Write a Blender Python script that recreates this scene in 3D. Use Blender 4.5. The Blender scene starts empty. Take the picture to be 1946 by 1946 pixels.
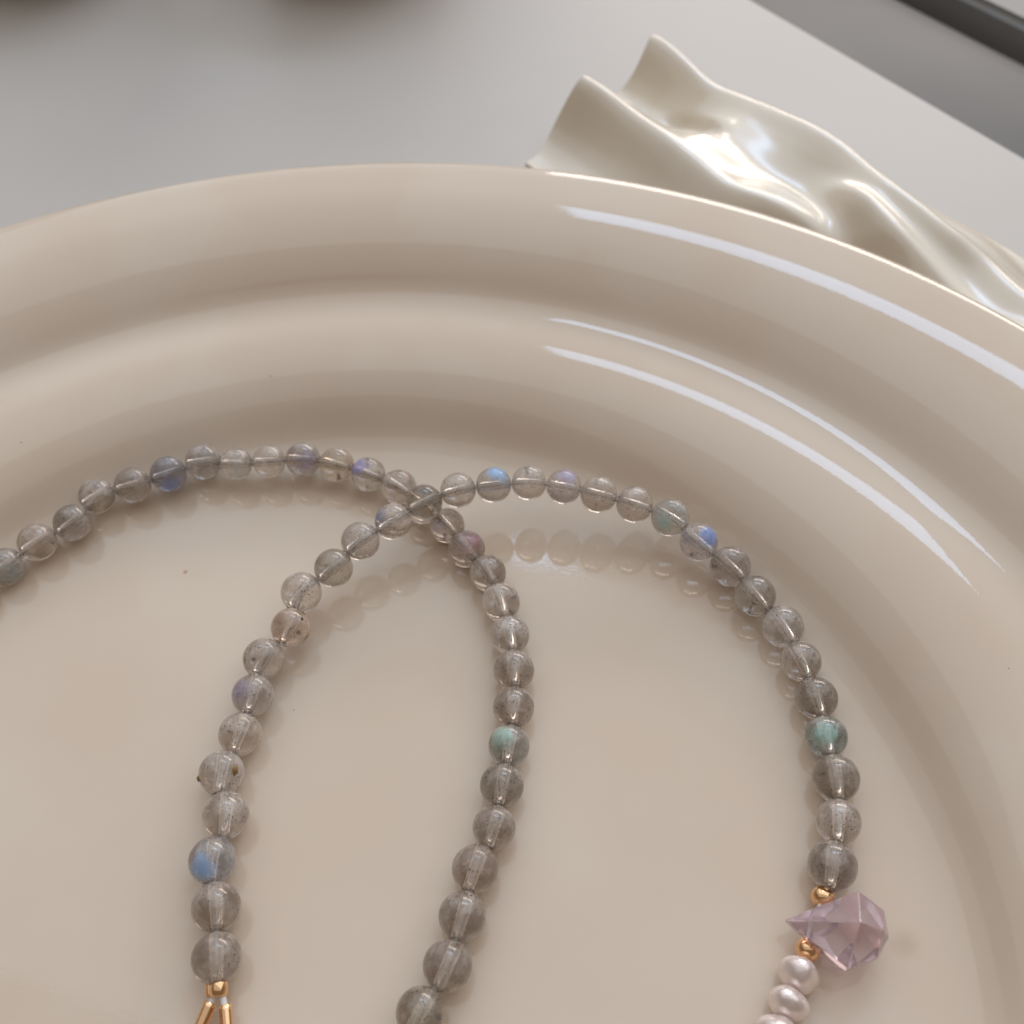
import bpy, bmesh, math, random
from mathutils import Vector, Matrix, Quaternion
import numpy as np

# ------------------------------------------------------------------ camera
MM = 0.001
SC = bpy.context.scene
COL = SC.collection
PITCH, ROLL, CAM_H = 0.886, -0.048, 85 * MM
fw = Vector((0, math.cos(PITCH), -math.sin(PITCH)))
up0 = Vector((0, math.sin(PITCH), math.cos(PITCH)))
ri0 = Vector((1, 0, 0))
ri = ri0 * math.cos(ROLL) + up0 * math.sin(ROLL)
up = -ri0 * math.sin(ROLL) + up0 * math.cos(ROLL)
cd = bpy.data.cameras.new('camera')
cam = bpy.data.objects.new('camera', cd)
COL.objects.link(cam)
cam.matrix_world = Matrix(((ri.x, up.x, -fw.x, 0), (ri.y, up.y, -fw.y, 0), (ri.z, up.z, -fw.z, CAM_H), (0, 0, 0, 1)))
cd.sensor_width = 36
cd.lens = 36 * 1945 / 1946
cd.clip_start = 0.005
cd.clip_end = 50
cd.dof.use_dof = True
cd.dof.focus_distance = 0.090
cd.dof.aperture_fstop = 42
SC.camera = cam

# ------------------------------------------------------------------ light
SC.view_settings.view_transform = 'Standard'
SC.view_settings.look = 'None'
SC.view_settings.exposure = 0.06
SC.view_settings.gamma = 1
w = bpy.data.worlds.new('World')
SC.world = w
w.use_nodes = True
w.node_tree.nodes['Background'].inputs[0].default_value = (0.50, 0.375, 0.265, 1)
w.node_tree.nodes['Background'].inputs[1].default_value = 0.37

def area(name, az, el, dist, sx, sy, rad, col, target=(0.005, 0.07, 0.0), roll=0.):
    l = bpy.data.lights.new(name, 'AREA')
    l.shape = 'RECTANGLE'
    l.size, l.size_y = sx, sy
    l.energy = rad * sx * sy * math.pi
    l.color = col
    o = bpy.data.objects.new(name, l)
    COL.objects.link(o)
    a, e = math.radians(az), math.radians(el)
    d = Vector((math.sin(a) * math.cos(e), math.cos(a) * math.cos(e), math.sin(e)))
    t = Vector(target)
    o.location = t + d * dist
    z = d
    x = Vector((math.cos(a), -math.sin(a), 0))
    x.rotate(Quaternion(z, math.radians(-roll)))
    y = z.cross(x)
    o.matrix_world = Matrix(((x.x, y.x, z.x, o.location.x), (x.y, y.y, z.y, o.location.y), (x.z, y.z, z.z, o.location.z), (0, 0, 0, 1)))
    return o
area('window_light', 20.1, 50.6, 1.0, .45, .14, 5.6, (.50, .70, 1.0), roll=-5)
area('lower_window_light', 23, 20.5, 1.0, .62, .17, 6.0, (1.0, .87, .77))
area('room_fill_light', 20, 50, 1.6, 3.1, 2.3, .62, (.845, .925, 1.0))  # broad soft fill, added for the bounce from wall and ceiling
area('high_fill_light', 2, 62, 1.7, 4.6, 3.8, .395, (.855, .925, 1.0))  # second fill, added to overlap the first and soften its reflected edges

# ------------------------------------------------------------------ numbers (millimetres)
GLAZE_A = (.737, .607, .482); GLAZE_B = (.765, .651, .535); GLAZE_BUMP = 0.0000018
BEAD_T0, BEAD_T1 = .57, .84
AME_T = .8
TABLE = (.62, .59, .555); DISH = (.84, .745, .60)
PLATE_SLOPE = [(98, -14), (91.5, -14), (90.2, -9), (89.2, -3), (88, .5), (86, 2), (84.6, 3.5), (83.5, 6.5), (81.5, 11.5), (79, 16.5), (76.5, 23), (74.2, 31.5), (72.6, 38.5), (71.7, 34), (70.7, 17), (69.4, 4.5), (68.3, -1), (67, -3.5), (65.8, -1.5), (64.8, 2), (63.5, 7), (61.5, 12), (59, 20), (57, 29.5), (55.4, 39), (54.2, 44), (53.1, 37), (51.9, 22), (50.2, 12), (48, 6), (46, 3.2), (45, 2.2), (44, 1.3), (43, .6), (42, .1), (40, 0), (38, 0), (30, 0)]
BL = (.16, .38, .85); GR = (.42, .68, .60); VI = (.28, .28, .75); PK = (.62, .30, .38); CY = (.35, .52, .58)
FLASH = {
 ('A', 1): (.3, .45, CY, .45, 'bead with a pale cyan sheen low down'),
 ('A', 6): (.13, .70, (.12, .22, .75), .8, 'bead with a small deep blue flash at its lower edge'),
 ('A', 8): (.05, .60, CY, .45, 'bead with a faint green sheen below'),
 ('A', 10): (.2, .12, VI, .45, 'smoky bead with a thin violet flash and black specks'),
 ('A', 12): (-.62, -.52, VI, .8, 'bead with a violet flash at its upper left'),
 ('A', 15): (-.7, .1, VI, .35, 'bead with a faint lilac edge'),
 ('A', 16): (.42, -.42, PK, .75, 'bead with a rose flash at its upper right'),
 ('A', 22): (-.35, -.35, GR, .85, 'milky bead with a green flash at its upper left'),
 ('B', 3): (-.45, .30, (.30, .55, .98), 1., 'bead with a bright sky blue flash at its left'),
 ('B', 7): (-.65, -.2, VI, .35, 'bead with a lilac tinge on its left'),
 ('B', 13): (-.85, -.2, BL, .45, 'bead with a dim blue left edge'),
 ('B', 16): (.25, -.72, (.25, .55, 1.0), 1., 'bead with a vivid blue flash on top'),
 ('B', 18): (.15, -.65, VI, .6, 'bead with a lavender flash on top'),
 ('B', 21): (-.4, .35, (.42, .66, .64), .9, 'bead with a green and teal sheen low on its left'),
 ('B', 22): (.62, -.32, (.16, .36, .95), 1., 'bead with a strong blue flash at its upper right'),
 ('B', 28): (0, -.12, (.45, .82, .76), .9, 'milky bead with a turquoise green flash'),
}
D = (.77, .72, .665); L = (.94, .91, .87); PKB = (.90, .79, .70)
TINTS = {('A', 3): (.72, .68, .64), ('A', 5): (.72, .67, .62), ('A', 6): (.62, .62, .66), ('A', 10): D, ('A', 11): (.84, .78, .68), ('A', 8): L, ('A', 9): L, ('A', 4): L,
 ('A', 16): (.72, .67, .63), ('A', 17): (.72, .68, .64), ('A', 20): D, ('A', 21): D, ('A', 23): (.68, .64, .58), ('A', 24): D, ('A', 25): (.80, .73, .67), ('A', 26): D, ('A', 27): D, ('A', 28): (.74, .70, .62),
 ('B', 1): D, ('B', 2): D, ('B', 4): L, ('B', 9): PKB, ('B', 10): L, ('B', 11): (.74, .72, .66), ('B', 14): (.66, .63, .57),
 ('B', 23): (.72, .68, .64), ('B', 24): (.70, .67, .62), ('B', 27): (.70, .66, .61), ('B', 29): (.72, .68, .62), ('B', 31): (.70, .66, .61), ('B', 28): (.78, .78, .76)}
CRY_A = (19.65, 25.1, 2.3); CRY_B = (27.1, 23.4, 2.6); CRY_S = (.66, .93); CRY_R = (3.45, 2.1); CRY_PH = 24; CRY_SH = .55
A = [ (-51.93,63.66,2.17,1.93), (-49.27,66.50,2.39,1.96), (-46.09,68.74,2.58,1.93), (-44.11,71.97,2.95,1.87), (-40.51,73.17,3.01,1.92), (-36.92,74.58,3.00,1.93), (-33.37,76.09,3.00,1.92), (-29.72,75.60,3.00,1.75), (-26.18,75.80,2.90,1.78), (-22.50,75.94,2.80,1.89), (-18.80,75.11,2.60,1.89), (-15.32,73.73,2.35,1.85), (-12.01,71.92,2.05,1.92), (-9.35,69.15,2.00,1.89), (-6.79,66.40,2.00,1.83), (-4.80,63.21,2.00,1.90), (-2.70,60.08,2.00,1.84), (-1.54,56.46,2.00,1.92), (-0.78,52.67,2.00,1.90), (-0.53,48.82,2.00,1.92), (-0.71,44.96,2.00,1.89), (-1.25,41.22,2.00,1.84), (-1.99,37.51,2.00,1.91), (-2.76,33.83,2.00,1.83), (-4.38,30.42,2.00,1.94), (-5.46,26.71,2.00,1.92), (-6.63,23.03,2.00,1.93), (-8.64,19.78,2.00,1.88) ]
B = [ (-24.63,24.40,2.02,1.97), (-25.24,28.32,2.02,1.99), (-26.12,32.15,2.02,1.94), (-25.55,36.03,2.01,1.98), (-26.45,39.89,2.05,1.97), (-25.35,43.62,1.93,1.92), (-24.59,47.37,2.26,1.92), (-24.03,51.19,2.29,1.94), (-21.64,54.14,2.86,1.90), (-20.94,57.96,3.20,1.99), (-17.78,60.07,4.10,1.91), (-15.24,62.92,4.51,1.93), (-11.98,64.79,5.04,1.85), (-8.85,66.78,5.41,1.86), (-5.40,68.12,5.50,1.83), (-1.76,68.63,5.45,1.83), (1.89,68.76,5.40,1.81), (5.43,67.99,5.41,1.80), (8.90,66.77,5.34,1.87), (12.42,65.58,4.93,1.86), (15.86,64.09,4.45,1.92), (18.36,61.25,3.86,1.90), (21.18,58.70,3.03,2.00), (22.97,55.15,2.99,1.97), (25.02,51.81,2.54,1.98), (25.96,48.09,2.36,1.86), (26.59,44.37,2.12,1.91), (26.62,40.59,2.00,1.86), (26.56,36.72,2.02,2.01), (25.86,32.89,2.02,1.87), (24.52,29.27,2.02,1.99) ]
# ------------------------------------------------------------------ helpers
def obj(name, bm_or_me, mat=None, parent=None, smooth=True):
    if isinstance(bm_or_me, bmesh.types.BMesh):
        me = bpy.data.meshes.new(name)
        bmesh.ops.recalc_face_normals(bm_or_me, faces=bm_or_me.faces)
        bm_or_me.to_mesh(me)
        bm_or_me.free()
        if smooth:
            me.shade_smooth()
    else:
        me = bm_or_me
    if mat is not None and not me.materials:
        me.materials.append(mat)
    o = bpy.data.objects.new(name, me)
    COL.objects.link(o)
    if parent is not None:
        o.parent = parent
    return o

def empty(name, loc=(0, 0, 0)):
    o = bpy.data.objects.new(name, None)
    o.empty_display_size = 0.005
    o.location = loc
    COL.objects.link(o)
    return o

def tag(o, label, cat, group=None):
    o['label'] = label
    o['category'] = cat
    if group:
        o['group'] = group
    return o

def lathe(prof, n, bm=None, mat=0, cap=False):
    bm = bm or bmesh.new()
    rows = []
    for r, z in prof:
        if r < 1e-9:
            rows.append([bm.verts.new((0, 0, z))])
        else:
            rows.append([bm.verts.new((r * math.cos(2 * math.pi * k / n), r * math.sin(2 * math.pi * k / n), z)) for k in range(n)])
    for a, b in zip(rows, rows[1:]):
        for k in range(n):
            k2 = (k + 1) % n
            if len(a) == 1 and len(b) == 1:
                continue
            if len(a) == 1:
                f = bm.faces.new((a[0], b[k], b[k2]))
            elif len(b) == 1:
                f = bm.faces.new((a[k], b[0], a[k2]))
            else:
                f = bm.faces.new((a[k], b[k], b[k2], a[k2]))
            f.material_index = mat
    return bm

def tube(pts, r, n=10, bm=None, closed_ends=True):
    bm = bm or bmesh.new()
    pts = [Vector(p) for p in pts]
    rings = []
    ref = Vector((0, 0, 1))
    for i, p in enumerate(pts):
        t = (pts[min(i + 1, len(pts) - 1)] - pts[max(i - 1, 0)]).normalized()
        x = t.cross(ref)
        if x.length < 1e-4:
            x = t.cross(Vector((0, 1, 0)))
        x.normalize()
        y = t.cross(x)
        rr = r[i] if isinstance(r, (list, tuple)) else r
        rings.append([bm.verts.new(p + (x * math.cos(2 * math.pi * k / n) + y * math.sin(2 * math.pi * k / n)) * rr) for k in range(n)])
    for a, b in zip(rings, rings[1:]):
        for k in range(n):
            bm.faces.new((a[k], a[(k + 1) % n], b[(k + 1) % n], b[k]))
    if closed_ends:
        bm.faces.new(rings[0][::-1])
        bm.faces.new(rings[-1])
    return bm

def new_mat(name):
    m = bpy.data.materials.new(name)
    m.use_nodes = True
    nt = m.node_tree
    return m, nt, nt.nodes['Principled BSDF']

def N(nt, t, **kw):
    n = nt.nodes.new(t)
    for k, v in kw.items():
        setattr(n, k, v)
    return n

def noise(nt, coord, scale, detail=3, rough=.5):
    n = N(nt, 'ShaderNodeTexNoise')
    n.inputs['Scale'].default_value = scale
    n.inputs['Detail'].default_value = detail
    n.inputs['Roughness'].default_value = rough
    nt.links.new(coord, n.inputs['Vector'])
    return n

def mrange(nt, val, a, b, c=0., d=1., smooth=True):
    n = N(nt, 'ShaderNodeMapRange')
    if smooth:
        n.interpolation_type = 'SMOOTHSTEP'
    n.inputs['From Min'].default_value = a
    n.inputs['From Max'].default_value = b
    n.inputs['To Min'].default_value = c
    n.inputs['To Max'].default_value = d
    nt.links.new(val, n.inputs['Value'])
    return n.outputs['Result']

def mixc(nt, fac, a, b, blend='MIX'):
    n = N(nt, 'ShaderNodeMix')
    n.data_type = 'RGBA'
    n.blend_type = blend
    for i, v in ((0, fac), (6, a), (7, b)):
        if isinstance(v, (int, float)):
            n.inputs[i].default_value = v
        elif isinstance(v, tuple):
            n.inputs[i].default_value = (*v, 1)
        else:
            nt.links.new(v, n.inputs[i])
    return n.outputs[2]

def bump(nt, h, dist, strength=1.0):
    b = N(nt, 'ShaderNodeBump')
    b.inputs['Distance'].default_value = dist
    b.inputs['Strength'].default_value = strength
    nt.links.new(h, b.inputs['Height'])
    return b.outputs['Normal']

# ------------------------------------------------------------------ materials
def glaze_mat():
    m, nt, p = new_mat('cream_glaze')
    g = N(nt, 'ShaderNodeNewGeometry')
    n1 = noise(nt, g.outputs['Position'], 45, 3)
    n2 = noise(nt, g.outputs['Position'], 3200, 1)
    n3 = noise(nt, g.outputs['Position'], 1900, 2)
    base = mixc(nt, mrange(nt, n1.outputs['Fac'], .35, .65), GLAZE_A, GLAZE_B)
    # sparse pin-sized specks in the clay
    v = N(nt, 'ShaderNodeTexVoronoi')
    v.inputs['Scale'].default_value = 160
    nt.links.new(g.outputs['Position'], v.inputs['Vector'])
    sp = mrange(nt, v.outputs['Distance'], .010, .020, 1, 0)
    sep = N(nt, 'ShaderNodeSeparateColor')
    nt.links.new(v.outputs['Color'], sep.inputs[0])
    gg = mrange(nt, sep.outputs[0], .48, .52)
    mul = N(nt, 'ShaderNodeMath', operation='MULTIPLY')
    nt.links.new(sp, mul.inputs[0]); nt.links.new(gg, mul.inputs[1])
    base = mixc(nt, mul.outputs[0], base, (.36, .27, .19))
    # two small marks in the glaze: an orange pinpoint and a faint brown stain
    for c, r0_, r1_, col in (((-.0341, .0635, 0), .00015, .00032, (.50, .26, .12)), ((.0293, .0235, 0), .0001, .0016, (.58, .46, .34))):
        dn = N(nt, 'ShaderNodeVectorMath', operation='DISTANCE')
        nt.links.new(g.outputs['Position'], dn.inputs[0]); dn.inputs[1].default_value = c
        wv = N(nt, 'ShaderNodeMath', operation='MULTIPLY_ADD')
        nt.links.new(n3.outputs['Fac'], wv.inputs[0]); wv.inputs[1].default_value = r1_ * .5
        nt.links.new(dn.outputs['Value'], wv.inputs[2])
        base = mixc(nt, mrange(nt, wv.outputs[0], r0_, r1_ * 1.3, .8, 0), base, col)
    nt.links.new(base, p.inputs['Base Color'])
    p.inputs['Roughness'].default_value = .045
    p.inputs['IOR'].default_value = 1.52
    add = N(nt, 'ShaderNodeMath', operation='ADD')
    nt.links.new(n2.outputs['Fac'], add.inputs[0]); nt.links.new(n3.outputs['Fac'], add.inputs[1])
    nt.links.new(bump(nt, add.outputs[0], GLAZE_BUMP), p.inputs['Normal'])
    return m

def bead_mat(name, hole=False):
    m, nt, p = new_mat(name)
    tc = N(nt, 'ShaderNodeTexCoord')
    oi = N(nt, 'ShaderNodeObjectInfo')
    off = N(nt, 'ShaderNodeVectorMath', operation='SCALE')
    comb = N(nt, 'ShaderNodeCombineXYZ')
    for i in range(3):
        nt.links.new(oi.outputs['Random'], comb.inputs[i])
    nt.links.new(comb.outputs[0], off.inputs[0]); off.inputs['Scale'].default_value = 37
    pos = N(nt, 'ShaderNodeVectorMath', operation='ADD')
    nt.links.new(tc.outputs['Object'], pos.inputs[0]); nt.links.new(off.outputs[0], pos.inputs[1])
    P = pos.outputs[0]
    cl = noise(nt, P, 1.5, 4, .6)          # milky clouds inside the stone
    sp = N(nt, 'ShaderNodeTexVoronoi'); sp.inputs['Scale'].default_value = 7
    nt.links.new(P, sp.inputs['Vector'])
    gate = noise(nt, P, 1.3, 1)
    spk = N(nt, 'ShaderNodeMath', operation='MULTIPLY')
    nt.links.new(mrange(nt, sp.outputs['Distance'], .17, .28, 1, 0), spk.inputs[0])
    nt.links.new(mrange(nt, gate.outputs['Fac'], .48, .57), spk.inputs[1])
    base = mixc(nt, mrange(nt, cl.outputs['Fac'], .3, .7), (.87, .85, .83), (1, 1, 1))
    base = mixc(nt, 1.0, oi.outputs['Color'], base, 'MULTIPLY')
    base = mixc(nt, spk.outputs[0], base, (.04, .03, .02))
    nt.links.new(base, p.inputs['Base Color'])
    nt.links.new(mrange(nt, cl.outputs['Fac'], .35, .7, BEAD_T1, BEAD_T0), p.inputs['Transmission Weight'])
    p.inputs['IOR'].default_value = 1.54
    p.inputs['Roughness'].default_value = .22 if hole else .03
    if hole:
        # frosted wall of the drill hole: pale, scatters light
        nt.links.new(mixc(nt, .9, base, (.98, .96, .94)), p.inputs['Base Color'])
        for l in list(p.inputs['Transmission Weight'].links):
            nt.links.remove(l)
        p.inputs['Transmission Weight'].default_value = .92
        return m
    # labradorescence: inner flash of the stone, painted as a coloured spot facing the camera
    at = N(nt, 'ShaderNodeAttribute'); at.attribute_type = 'OBJECT'; at.attribute_name = 'flash_dir'
    ac = N(nt, 'ShaderNodeAttribute'); ac.attribute_type = 'OBJECT'; ac.attribute_name = 'flash_color'
    aw = N(nt, 'ShaderNodeAttribute'); aw.attribute_type = 'OBJECT'; aw.attribute_name = 'flash_amount'
    g = N(nt, 'ShaderNodeNewGeometry')
    dp = N(nt, 'ShaderNodeVectorMath', operation='DOT_PRODUCT')
    nt.links.new(g.outputs['True Normal'], dp.inputs[0]); nt.links.new(at.outputs['Vector'], dp.inputs[1])
    wob = N(nt, 'ShaderNodeMath', operation='MULTIPLY_ADD')
    nt.links.new(cl.outputs['Fac'], wob.inputs[0]); wob.inputs[1].default_value = .5
    nt.links.new(dp.outputs['Value'], wob.inputs[2])
    mk = mrange(nt, wob.outputs[0], .90, 1.34)
    st = noise(nt, P, 7, 4, .7)
    mk = mixc(nt, 1.0, mk, mrange(nt, st.outputs['Fac'], .36, .58, .5, 1.0), 'MULTIPLY')
    mk2 = N(nt, 'ShaderNodeMath', operation='MULTIPLY'); nt.links.new(mk, mk2.inputs[0]); nt.links.new(aw.outputs['Fac'], mk2.inputs[1])
    fl = N(nt, 'ShaderNodeBsdfPrincipled')
    nt.links.new(ac.outputs['Color'], fl.inputs['Base Color'])
    fl.inputs['Roughness'].default_value = .3
    fl.inputs['Transmission Weight'].default_value = .15
    fl.inputs['Specular IOR Level'].default_value = .5
    mx = N(nt, 'ShaderNodeMixShader')
    nt.links.new(mk2.outputs[0], mx.inputs[0]); nt.links.new(p.outputs[0], mx.inputs[1]); nt.links.new(fl.outputs[0], mx.inputs[2])
    nt.links.new(mx.outputs[0], nt.nodes['Material Output'].inputs['Surface'])
    return m

def simple(name, col, rough, metal=0., coat=0., ior=1.5, trans=0., nscale=None, nd=.00002, var=.06):
    m, nt, p = new_mat(name)
    g = N(nt, 'ShaderNodeTexCoord')
    n = noise(nt, g.outputs['Object'], nscale or 60, 3)
    b = mixc(nt, mrange(nt, n.outputs['Fac'], .3, .7), tuple(c * (1 - var) for c in col), tuple(min(1, c * (1 + var)) for c in col))
    nt.links.new(b, p.inputs['Base Color'])
    p.inputs['Roughness'].default_value = rough
    p.inputs['Metallic'].default_value = metal
    p.inputs['Coat Weight'].default_value = coat
    p.inputs['Coat Roughness'].default_value = .08
    p.inputs['IOR'].default_value = ior
    p.inputs['Transmission Weight'].default_value = trans
    if nd:
        nt.links.new(bump(nt, n.outputs['Fac'], nd), p.inputs['Normal'])
    return m

M_glaze = glaze_mat()
M_bead = bead_mat('labradorite')
M_hole = bead_mat('drilled_stone', True)
M_gold = simple('polished_gold', (.93, .60, .34), .07, 1, nscale=5, nd=0)
M_pearl = simple('pearl_nacre', (.94, .82, .78), .22, .45, 1., nscale=2.5, nd=0)
M_thread = simple('clear_nylon_thread', (.86, .84, .82), .35, nscale=3000)
M_amethyst = simple('pale_amethyst', (1.0, .80, .86), .09, 0, 0, 1.54, AME_T, nscale=250, nd=0)
M_table = simple('white_table_top', TABLE, .48, nscale=14, nd=.0002, var=.02)
M_dish = simple('pearly_cream_ceramic', DISH, .32, 0, 1., nscale=60, nd=.0001, var=.03)
M_dish.node_tree.nodes['Principled BSDF'].inputs['Coat IOR'].default_value = 1.85
M_dish.node_tree.nodes['Principled BSDF'].inputs['Coat Roughness'].default_value = .22
M_grey = simple('grey_metal', (.125, .12, .115), .5, .2, nscale=30, var=.04)
M_pale = simple('pale_grey_board', (.28, .28, .275), .5, nscale=30)
M_pot1 = simple('olive_brown_stoneware', (.14, .12, .08), .5, nscale=40)
M_pot2 = simple('brown_stoneware', (.28, .20, .13), .5, nscale=40)

# ------------------------------------------------------------------ the table
TZ = -6.0
def slab(name, corners, z1, z0, mat, bev=1.0):
    bm = bmesh.new()
    t = [bm.verts.new((x * MM, y * MM, z1 * MM)) for x, y in corners]
    b = [bm.verts.new((x * MM, y * MM, z0 * MM)) for x, y in corners]
    n = len(corners)
    bm.faces.new(t); bm.faces.new(b[::-1])
    for k in range(n):
        bm.faces.new((t[k], b[k], b[(k + 1) % n], t[(k + 1) % n]))
    bmesh.ops.recalc_face_normals(bm, faces=bm.faces)
    bmesh.ops.bevel(bm, geom=[e for e in bm.edges], offset=bev * MM, segments=3, affect='EDGES')
    o = obj(name, bm, mat, smooth=False)
    return o
E0 = Vector((51.5, 197.4)); ED = Vector((31.2, -55.8)).normalized(); EN = Vector((-ED.y, ED.x))
if EN.x < 0: EN = -EN
def ep(s, t): v = E0 + ED * s + EN * t; return (v.x, v.y)
o = slab('table', [ep(-420, 0), ep(-420, -520), ep(420, -520), ep(420, 0)], TZ, TZ - 22, M_table, 1.2)
o['kind'] = 'structure'
# grey sill beyond the table's edge, with a rounded shoulder falling into a dark gap
bm = bmesh.new()
prof = [(-6, -60), (-6, -27), (-3, -24), (12, -22.8), (32, -22.2), (44, -22), (50, -22.6), (53, -23.8), (56, -26.6), (58, -31), (59, -38), (59.5, -60)]
rows = []
for s in (-420, 420):
    rows.append([bm.verts.new((ep(s, t)[0] * MM, ep(s, t)[1] * MM, z * MM)) for t, z in prof])
for k in range(len(prof) - 1):
    bm.faces.new((rows[0][k], rows[0][k + 1], rows[1][k + 1], rows[1][k]))
bm.faces.new(rows[0][::-1]); bm.faces.new(rows[1])
o = obj('window_sill', bm, M_grey); o['kind'] = 'structure'
o = slab('window_ledge', [ep(-420, 60.5), ep(-420, 224), ep(420, 224), ep(420, 60.5)], -20, -60, M_pale, 1.5)
o['kind'] = 'structure'

# ------------------------------------------------------------------ the plate
PC = Vector((-18.4, 27.4))
slope = PLATE_SLOPE
Rk = [p[0] for p in slope][::-1]; Tk = [p[1] for p in slope][::-1]
rr = np.linspace(38, 90.2, 230)
# smooth the slope table so that no facet shows in the glaze
fine = np.linspace(30, 98, 1400)
tt = np.interp(fine, Rk, Tk)
kern = np.exp(-0.5 * (np.arange(-24, 25) / 8.0) ** 2); kern /= kern.sum()
tt = np.convolve(tt, kern, mode='same')
th = np.interp(rr, fine, tt)
zz = np.concatenate([[0], np.cumsum(np.tan(np.radians((th[1:] + th[:-1]) / 2)) * np.diff(rr))])
prof = [(0, 0), (12, 0), (26, 0)] + list(zip(rr.tolist(), zz.tolist()))
zr = float(zz[-1]); r0 = 90.2
# rounded lip, then the underside and foot ring
a0 = math.radians(th[-1])
rl = 1.25
cx, cz = r0 + rl * math.sin(a0) , zr - rl * math.cos(a0)
for k in range(1, 15):
    a = math.pi / 2 + a0 - k / 14 * math.pi * 1.02
    prof.append((cx + rl * math.cos(a), cz + rl * math.sin(a)))
z_end = prof[-1][1]
prof += [(84, z_end - .4), (77, z_end - 2.6), (73.5, z_end - 5.5), (67, z_end - 8.3), (60, z_end - 9.4), (57, -4.1), (54, -4.6), (52.5, -5.0), (52.2, -5.9), (51.4, -6.0), (50.6, -5.9), (50.0, -5.0), (46, -4.4), (20, -4.2), (0, -4.2)]
bm = lathe([(r * MM, z * MM) for r, z in prof], 480)
plate = obj('plate', bm, M_glaze)
plate.location = (PC.x * MM, PC.y * MM, 0)
tag(plate, 'round cream glazed ceramic plate with a stepped ridged rim under the bead necklace', 'plate')
def plate_z(x, y):
    R = math.hypot(x - PC.x, y - PC.y)
    return float(np.interp(R, rr, zz)) if R > 38 else 0.

# ------------------------------------------------------------------ the necklace
neck = empty('necklace', (0, 0.04, 0))
neck['label'] = 'grey labradorite bead necklace with gold spacers, pearls and pink crystal, looped in the plate'
neck['category'] = 'necklace'
NB = neck.location
def P3(p): return Vector((p[0] * MM, p[1] * MM, p[2] * MM)) - NB

def bead_mesh(hole=.21, n=40):
    bm = bmesh.new()
    prof = []
    a0 = math.asin(hole)
    for k in range(21):
        a = a0 + (math.pi - 2 * a0) * k / 20
        prof.append((math.sin(a), math.cos(a)))
    lathe(prof, n, bm, 0)
    hz = math.cos(a0)
    inner = [(hole, -hz), (hole * .93, -hz * .96), (hole * .9, -hz * .5), (hole * .88, 0), (hole * .9, hz * .5), (hole * .93, hz * .96), (hole, hz)]
    lathe(inner, n, bm, 1)
    bmesh.ops.remove_doubles(bm, verts=bm.verts, dist=1e-5)
    bmesh.ops.recalc_face_normals(bm, faces=bm.faces)
    me = bpy.data.meshes.new('bead')
    bm.to_mesh(me); bm.free(); me.shade_smooth()
    me.materials.append(M_bead); me.materials.append(M_hole)
    return me
BM = bead_mesh()

def rot_to(t):
    return Vector((0, 0, 1)).rotation_difference(Vector(t).normalized())

def camdir(dx, dy, c):
    """world direction on the visible side of a bead: dx, dy in bead radii (image right / down)"""
    v = (Vector(c) - Vector((0, 0, CAM_H))).normalized()
    x = v.cross(up).normalized(); y = v.cross(x).normalized()
    dz = math.sqrt(max(0, 1 - dx * dx - dy * dy))
    return (x * dx + y * dy - v * dz).normalized()

FL = FLASH
TINT = TINTS
random.seed(5)
def bead(strand, i, p, t, tint):
    o = bpy.data.objects.new('bead', BM)
    COL.objects.link(o)
    o.parent = neck
    o.location = P3(p)
    o.rotation_mode = 'QUATERNION'
    q = rot_to(t) @ Quaternion((0, 0, 1), random.uniform(0, 6.28))
    o.rotation_quaternion = q
    o.scale = (p[3] * MM,) * 3
    o.color = (*tint, 1)
    k = (strand, i)
    if k in FL:
        dx, dy, col, am, lab = FL[k]
        d = camdir(dx, dy, (p[0] * MM, p[1] * MM, p[2] * MM))
        o['flash_dir'] = [d.x, d.y, d.z]
        o['flash_color'] = [*col, 1.0]
        o['flash_amount'] = am
        o['label'] = lab
    else:
        o['flash_dir'] = [0., 0., 1.]; o['flash_color'] = [.5, .6, .7, 1.]; o['flash_amount'] = 0.
    return o

def ext(L, n, front=True):
    """carry the string on beyond the edge of the photograph"""
    L = list(L)
    for _ in range(n):
        a, b = (L[0], L[1]) if front else (L[-1], L[-2])
        c = (2 * a[0] - b[0], 2 * a[1] - b[1], 2.02, 1.92)
        L.insert(0, c) if front else L.append(c)
    return L
A2 = ext(ext(A, 2, True), 3, False)
B2 = list(B)
def strand(nm, L, off):
    for k, p in enumerate(L):
        a = L[max(k - 1, 0)]; b = L[min(k + 1, len(L) - 1)]
        t = (b[0] - a[0], b[1] - a[1], b[2] - a[2])
        i = k - off + 1
        g = TINT.get((nm, i))
        if g:
            g = (g[0], g[1] * .955, g[2] * .93)
        if g is None:
            s = random.uniform(.92, 1.08)
            h = random.uniform(-.02, .02)
            g = (min(.96, .88 * s + h), .81 * s, .755 * s - h)
        bead(nm, i, p, t, g)
def inclusion(p, dx, dy, r, mat):
    c = Vector(p[:3]) * MM
    d = camdir(dx, dy, c)
    bm = bmesh.new()
    bmesh.ops.create_icosphere(bm, subdivisions=2, radius=1)
    for v in bm.verts:
        v.co *= 1 + .2 * math.sin(v.co.x * 5 + v.co.y * 4)
    o = obj('inclusion', bm, mat, neck)
    o.location = c + d * (p[3] * MM * .96) - NB
    o.scale = (r * MM * .8, r * MM * 1.25, r * MM)
    return o
M_amber = simple('amber_mineral', (.30, .17, .05), .35, nscale=3, nd=0)
M_black = simple('dark_mineral', (.04, .04, .03), .5, nscale=3, nd=0)
inclusion(B[4], .6, -.1, .34, M_amber)
inclusion(B[4], -.98, .15, .26, M_amber)
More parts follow.
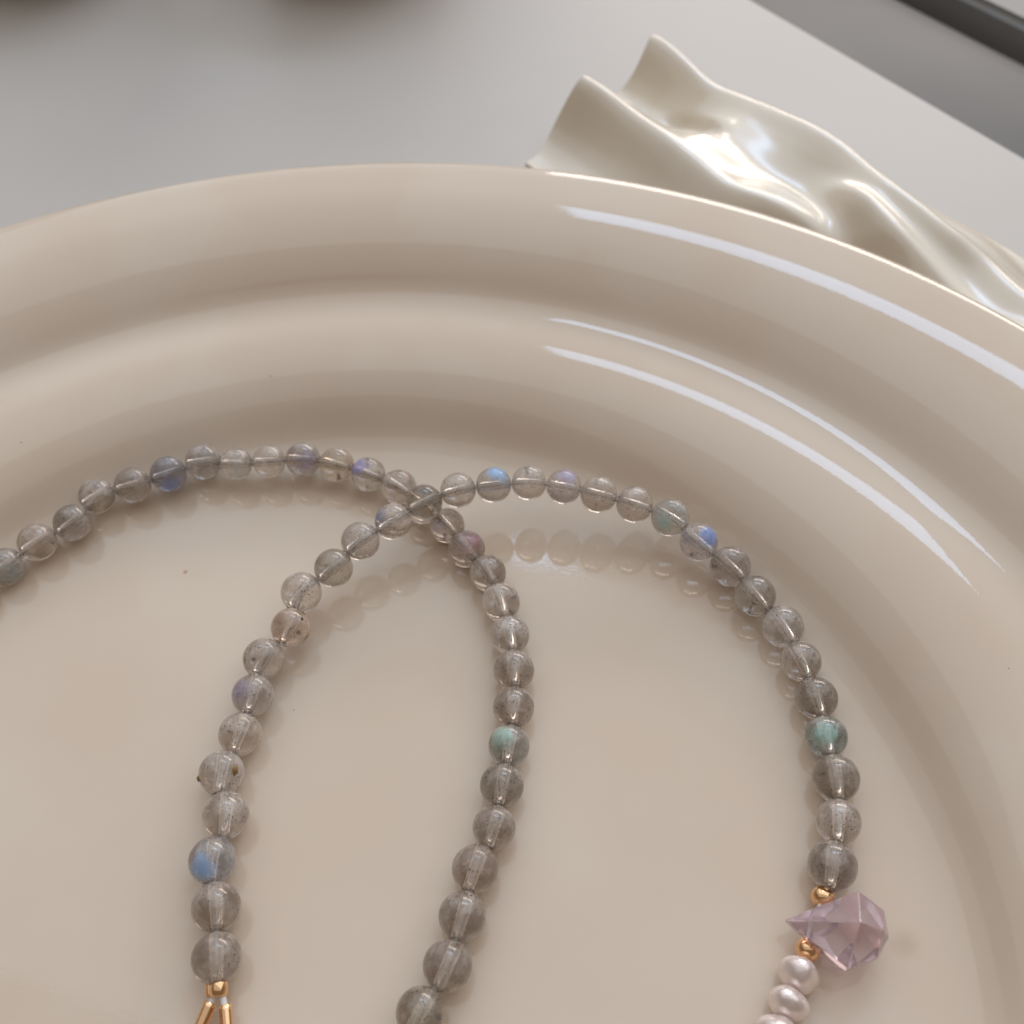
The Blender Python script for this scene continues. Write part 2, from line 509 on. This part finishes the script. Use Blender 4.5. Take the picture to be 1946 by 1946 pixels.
inclusion(B[8], .55, -.42, .17, M_black)
strand('A', A2, 2)
strand('B', B2, 0)

def chaikin(pts, it=2):
    for _ in range(it):
        q = [pts[0]]
        for a, b in zip(pts, pts[1:]):
            q += [a.lerp(b, .25), a.lerp(b, .75)]
        q.append(pts[-1]); pts = q
    return pts
GOLD1 = (23.35, 27.05, 1.3, .95); GOLD2 = (21.35, 23.15, 1.15, .97)
PEARLS = [(20.15, 21.3, 1.6, 1.56), (18.95, 19.3, 1.6, 1.50), (17.75, 17.3, 1.6, 1.56), (16.6, 15.3, 1.6, 1.50)]
CR1 = (-24.5, 21.75, 1.75)
obj('thread', tube([P3(p) for p in A2], .2 * MM, 8), M_thread, neck)
obj('thread', tube([P3(CR1)] + [P3(p) for p in B2] + [P3(GOLD1), P3((22.25, 25.3, 2.0)), P3(GOLD2)] + [P3(p) for p in PEARLS], .16 * MM, 8), M_thread, neck)

def gold_ball(p, t):
    prof = []
    h = .30
    a0 = math.asin(h)
    for k in range(17):
        a = a0 + (math.pi - 2 * a0) * k / 16
        prof.append((math.sin(a), math.cos(a) * .96))
    hz = math.cos(a0) * .96
    prof += [(h * .8, -hz * .9), (h * .75, 0), (h * .8, hz * .9), prof[0]]
    o = obj('gold_spacer', lathe(prof, 32), M_gold, neck)
    o.location = P3(p); o.rotation_mode = 'QUATERNION'; o.rotation_quaternion = rot_to(t); o.scale = (p[3] * MM,) * 3
    return o
b_last = B[-1]
gold_ball(GOLD1, Vector(b_last[:3]) - Vector((22.3, 25.3, 2)))
gold_ball(GOLD2, Vector((22.3, 25.3, 2.2)) - Vector(PEARLS[0][:3]))

def pearl(k, p, t):
    prof = [(0, .78)]
    for j in range(1, 24):
        a = math.pi * j / 24
        prof.append((math.sin(a) ** .92, math.cos(a) * .78 * (1 + .05 * math.sin(3 * a + k))))
    prof.append((0, -.78))
    bm = lathe(prof, 36)
    for v in bm.verts:
        v.co *= 1 + .07 * math.sin(v.co.x * 3 + k * 2) * math.cos(v.co.y * 3 - k) + .03 * math.sin(v.co.z * 5 + k)
    o = obj('pearl', bm, M_pearl, neck)
    o.location = P3(p); o.rotation_mode = 'QUATERNION'; o.rotation_quaternion = rot_to(t); o.scale = (p[3] * MM,) * 3
for k, p in enumerate(PEARLS):
    q = PEARLS[min(k + 1, 3)] if k < 3 else p
    pr = PEARLS[k - 1] if k else GOLD2
    pearl(k, p, Vector(pr[:3]) - Vector(q[:3]))

# the pink crystal: two six-sided points joined by a short prism, drilled through its long point
def crystal():
    tipA = Vector(CRY_A); tipB = Vector(CRY_B)
    ax = (tipB - tipA).normalized(); L = (tipB - tipA).length
    zx = Vector((0, 0, 1)); zx = (zx - ax * zx.dot(ax)).normalized(); yx = ax.cross(zx)
    bm = bmesh.new()
    def ring(s, r, ph, sq=1.0, j=0):
        out = []
        for k in range(6):
            a = math.radians(60 * k + ph)
            rr_ = r * (1 + .07 * math.sin(2.3 * k + j))
            out.append(bm.verts.new((tipA + ax * (s + .2 * math.sin(1.7 * k + j) - CRY_SH * math.cos(a)) + yx * math.cos(a) * rr_ + zx * math.sin(a) * rr_ * sq) * MM - NB))
        return out
    a = bm.verts.new(tipA * MM - NB)
    r1 = ring(L * CRY_S[0], CRY_R[0], CRY_PH, .92, .3)
    r2 = ring(L * CRY_S[1], CRY_R[1], CRY_PH, .92, 1.1)
    b = bm.verts.new((tipB + ax * .25) * MM - NB)
    for k in range(6):
        j = (k + 1) % 6
        bm.faces.new((a, r1[j], r1[k]))
        bm.faces.new((r1[k], r1[j], r2[j], r2[k]))
        bm.faces.new((r2[k], r2[j], b))
    bmesh.ops.recalc_face_normals(bm, faces=bm.faces)
    bmesh.ops.bevel(bm, geom=[e for e in bm.edges], offset=.05 * MM, segments=1, affect='EDGES')
    o = obj('crystal_pendant', bm, M_amethyst, neck, smooth=False)
    o['label'] = 'pale pink faceted amethyst point between two gold spacers'
    return o
crystal()

# gold crimp beads and the two gold tube links at the clasp end
def hollow(name, p, q, r, ri_, mat, bulge=0.):
    p, q = P3(p), P3(q)
    L = (q - p).length
    prof = [(ri_ * MM, 0), ((r - .06) * MM, 0), (r * MM, .05 * MM)]
    for k in range(1, 8):
        prof.append(((r + bulge * math.sin(math.pi * k / 8)) * MM, L * k / 8))
    prof += [(r * MM, L - .05 * MM), ((r - .06) * MM, L), (ri_ * MM, L), (ri_ * MM, 0)]
    o = obj(name, lathe(prof, 28), mat, neck)
    o.location = p; o.rotation_mode = 'QUATERNION'; o.rotation_quaternion = rot_to(q - p)
    return o
hollow('gold_crimp', (-24.22, 22.72, 1.9), (-24.18, 21.62, 1.7), .62, .3, M_gold, .1)
hollow('gold_crimp', (-25.0, 22.75, 1.45), (-24.85, 21.75, 1.4), .42, .2, M_gold, .02)
hollow('gold_tube', (-24.78, 21.3, 1.5), (-25.75, 18.6, 1.2), .5, .3, M_gold)
hollow('gold_tube', (-23.62, 21.05, 1.5), (-23.0, 17.9, 1.2), .5, .3, M_gold)
obj('thread', tube([P3((-24.25, 22.2, 1.8)), P3((-24.55, 21.6, 1.65)), P3((-24.9, 20.9, 1.5)), P3((-25.7, 18.7, 1.3))], .26 * MM, 10), M_thread, neck)
obj('thread', tube([P3((-24.2, 22.2, 1.8)), P3((-23.9, 21.7, 1.75)), P3((-23.6, 20.9, 1.6)), P3((-23.05, 18.2, 1.3))], .26 * MM, 10), M_thread, neck)

# ------------------------------------------------------------------ the wavy dish
U2 = Vector((.60, -.80)); V2 = Vector((-.80, -.60)); DO = Vector((26.6, 162.9))
SM = np.linspace(-5, 5, 11); SW = np.exp(-.5 * (SM / 2.2) ** 2); SW /= SW.sum()
def seg(pts, u):
    us = [p[0] for p in pts]
    out = []
    for k in range(1, len(pts[0])):
        q = np.interp(u + SM, us, [p[k] for p in pts])
        out.append(float((q * SW).sum()))
    return out
def dish_h(u, v):
    A_ = [(-3, 0, 8.8), (0, 0, 9.2), (6.5, .8, 8.2), (13.5, 1.3, 6.6), (18.4, .2, 7.0), (28.7, 0, 7.0), (39, .8, 7.4), (50.6, 3.9, 7.8), (60, 4.9, 5.8), (66, 4.4, 4.6), (73, 7.0, 5.5), (95, 9, 5)]
    B_ = [(-3, 16.8, 8.2), (3, 16.7, 8.4), (8, 16.3, 8.2), (18, 17.5, 7.8), (28, 17.9, 7.0), (33.5, 18.3, 6.8), (39, 16.8, 7.2), (44.5, 15.3, 5.5), (49, 13, 2.2), (54, 13, 0), (95, 13, 0)]
    C_ = [(-3, 5, 0), (38, 5.5, 0), (43.8, 6.0, 5.6), (49, 7.8, 7.8), (57.5, 10.2, 6.4), (65, 11, 4.8), (72, 11.5, 3.4), (78, 12, 4.5), (95, 14, 4)]
    h = 0
    for L, wf, wn in ((A_, 5.0, 5.6), (B_, 6.0, 5.2), (C_, 6.2, 4.2)):
        c, a = seg(L, u)
        d = v - c
        wd = wf if d < 0 else wn
        e = a * math.exp(-abs(d / wd) ** 1.7)
        h = math.log(math.exp(h * .9) + math.exp(e * .9) - 1) / .9 if e > 1e-4 or h > 1e-4 else 0
    # shallow thumb-print dimples
    for du, dv, su, sv, dep in ((17.6, 8.4, 5.6, 2.2, 2.6), (56.5, 14.0, 4.4, 2.2, 2.0)):
        q = ((u - du) / su) ** 2 + ((v - dv) / sv) ** 2
        h -= dep * .5 * math.exp(-q ** 2)
        
    f_ = max(0., min(1., (u - 16) / 8)) * max(0., min(1., (74 - u) / 12))
    h += .08 * f_ * max(-6., min(8., 12 - v))
    h += float(np.interp(u, [8, 15, 20, 23, 46, 52], [0, 1.5, 3.7, 4.2, .4, 0])) * math.exp(-abs((v - 9.5) / 5.5) ** 2.6)
    h += .35 * math.sin(u * .23 + v * .11) + .25 * math.sin(u * .11 - v * .37 + 1)
    return h
nu, nv = 220, 90
bm = bmesh.new()
grid = []
for a in range(nu):
    u = -.5 + 92 * a / (nu - 1)
    row = []
    for b in range(nv):
        v = -5.5 + 35 * b / (nv - 1)
        # trim line of the near end and gently waving long sides
        uu = u + (1 - a / (nu - 1)) ** 3 * (.10 * v + .5 * math.sin(v * .5))
        vv = v
        h = dish_h(uu, vv)
        edge = min(1, max(0, (v + 5.5) / 4)) 
        z = TZ + 2.0 + h
        xy = DO + U2 * uu + V2 * vv
        row.append(bm.verts.new((xy.x * MM, xy.y * MM, z * MM)))
    grid.append(row)
for a in range(nu - 1):
    for b in range(nv - 1):
        bm.faces.new((grid[a][b], grid[a + 1][b], grid[a + 1][b + 1], grid[a][b + 1]))
dish = obj('wavy_dish', bm, M_dish)
md = dish.modifiers.new('thickness', 'SOLIDIFY'); md.thickness = 2.2 * MM; md.offset = -1
md2 = dish.modifiers.new('edge', 'BEVEL'); md2.width = .5 * MM; md2.segments = 3; md2.limit_method = 'ANGLE'; md2.angle_limit = math.radians(50)
tag(dish, 'glossy cream ceramic dish with a rippled folded surface behind the plate', 'dish')

# ------------------------------------------------------------------ pots cut off by the top edge
def pot(x, y, rb, rt, h, mat, label):
    prof = [(0, 0), (rb * .8, 0), (rb, .8), (rb * 1.06, 2.5)]
    for k in range(1, 9):
        f_ = k / 8
        prof.append((rb * 1.06 + (rt - rb) * math.sin(f_ * math.pi / 2), 2.5 + (h - 2.5) * f_))
    prof += [(rt - .6, h + .8), (rt - 1.8, h + .3), (rt - 2.6, h - 3), (rb * .8, 5), (0, 4)]
    o = obj('pot', lathe([(r * MM, z * MM) for r, z in prof], 96), mat)
    o.location = (x * MM, y * MM, TZ * MM)
    return tag(o, label, 'pot', 'out of focus pots cut off by the top edge')
pot(-90, 233, 18, 23, 32, M_pot1, 'dark olive rounded pot at the top left corner, mostly cut off by the photo edge')
pot(-26, 228, 18, 23, 34, M_pot2, 'brown rounded pot at the top edge left of the rippled dish, mostly cut off')
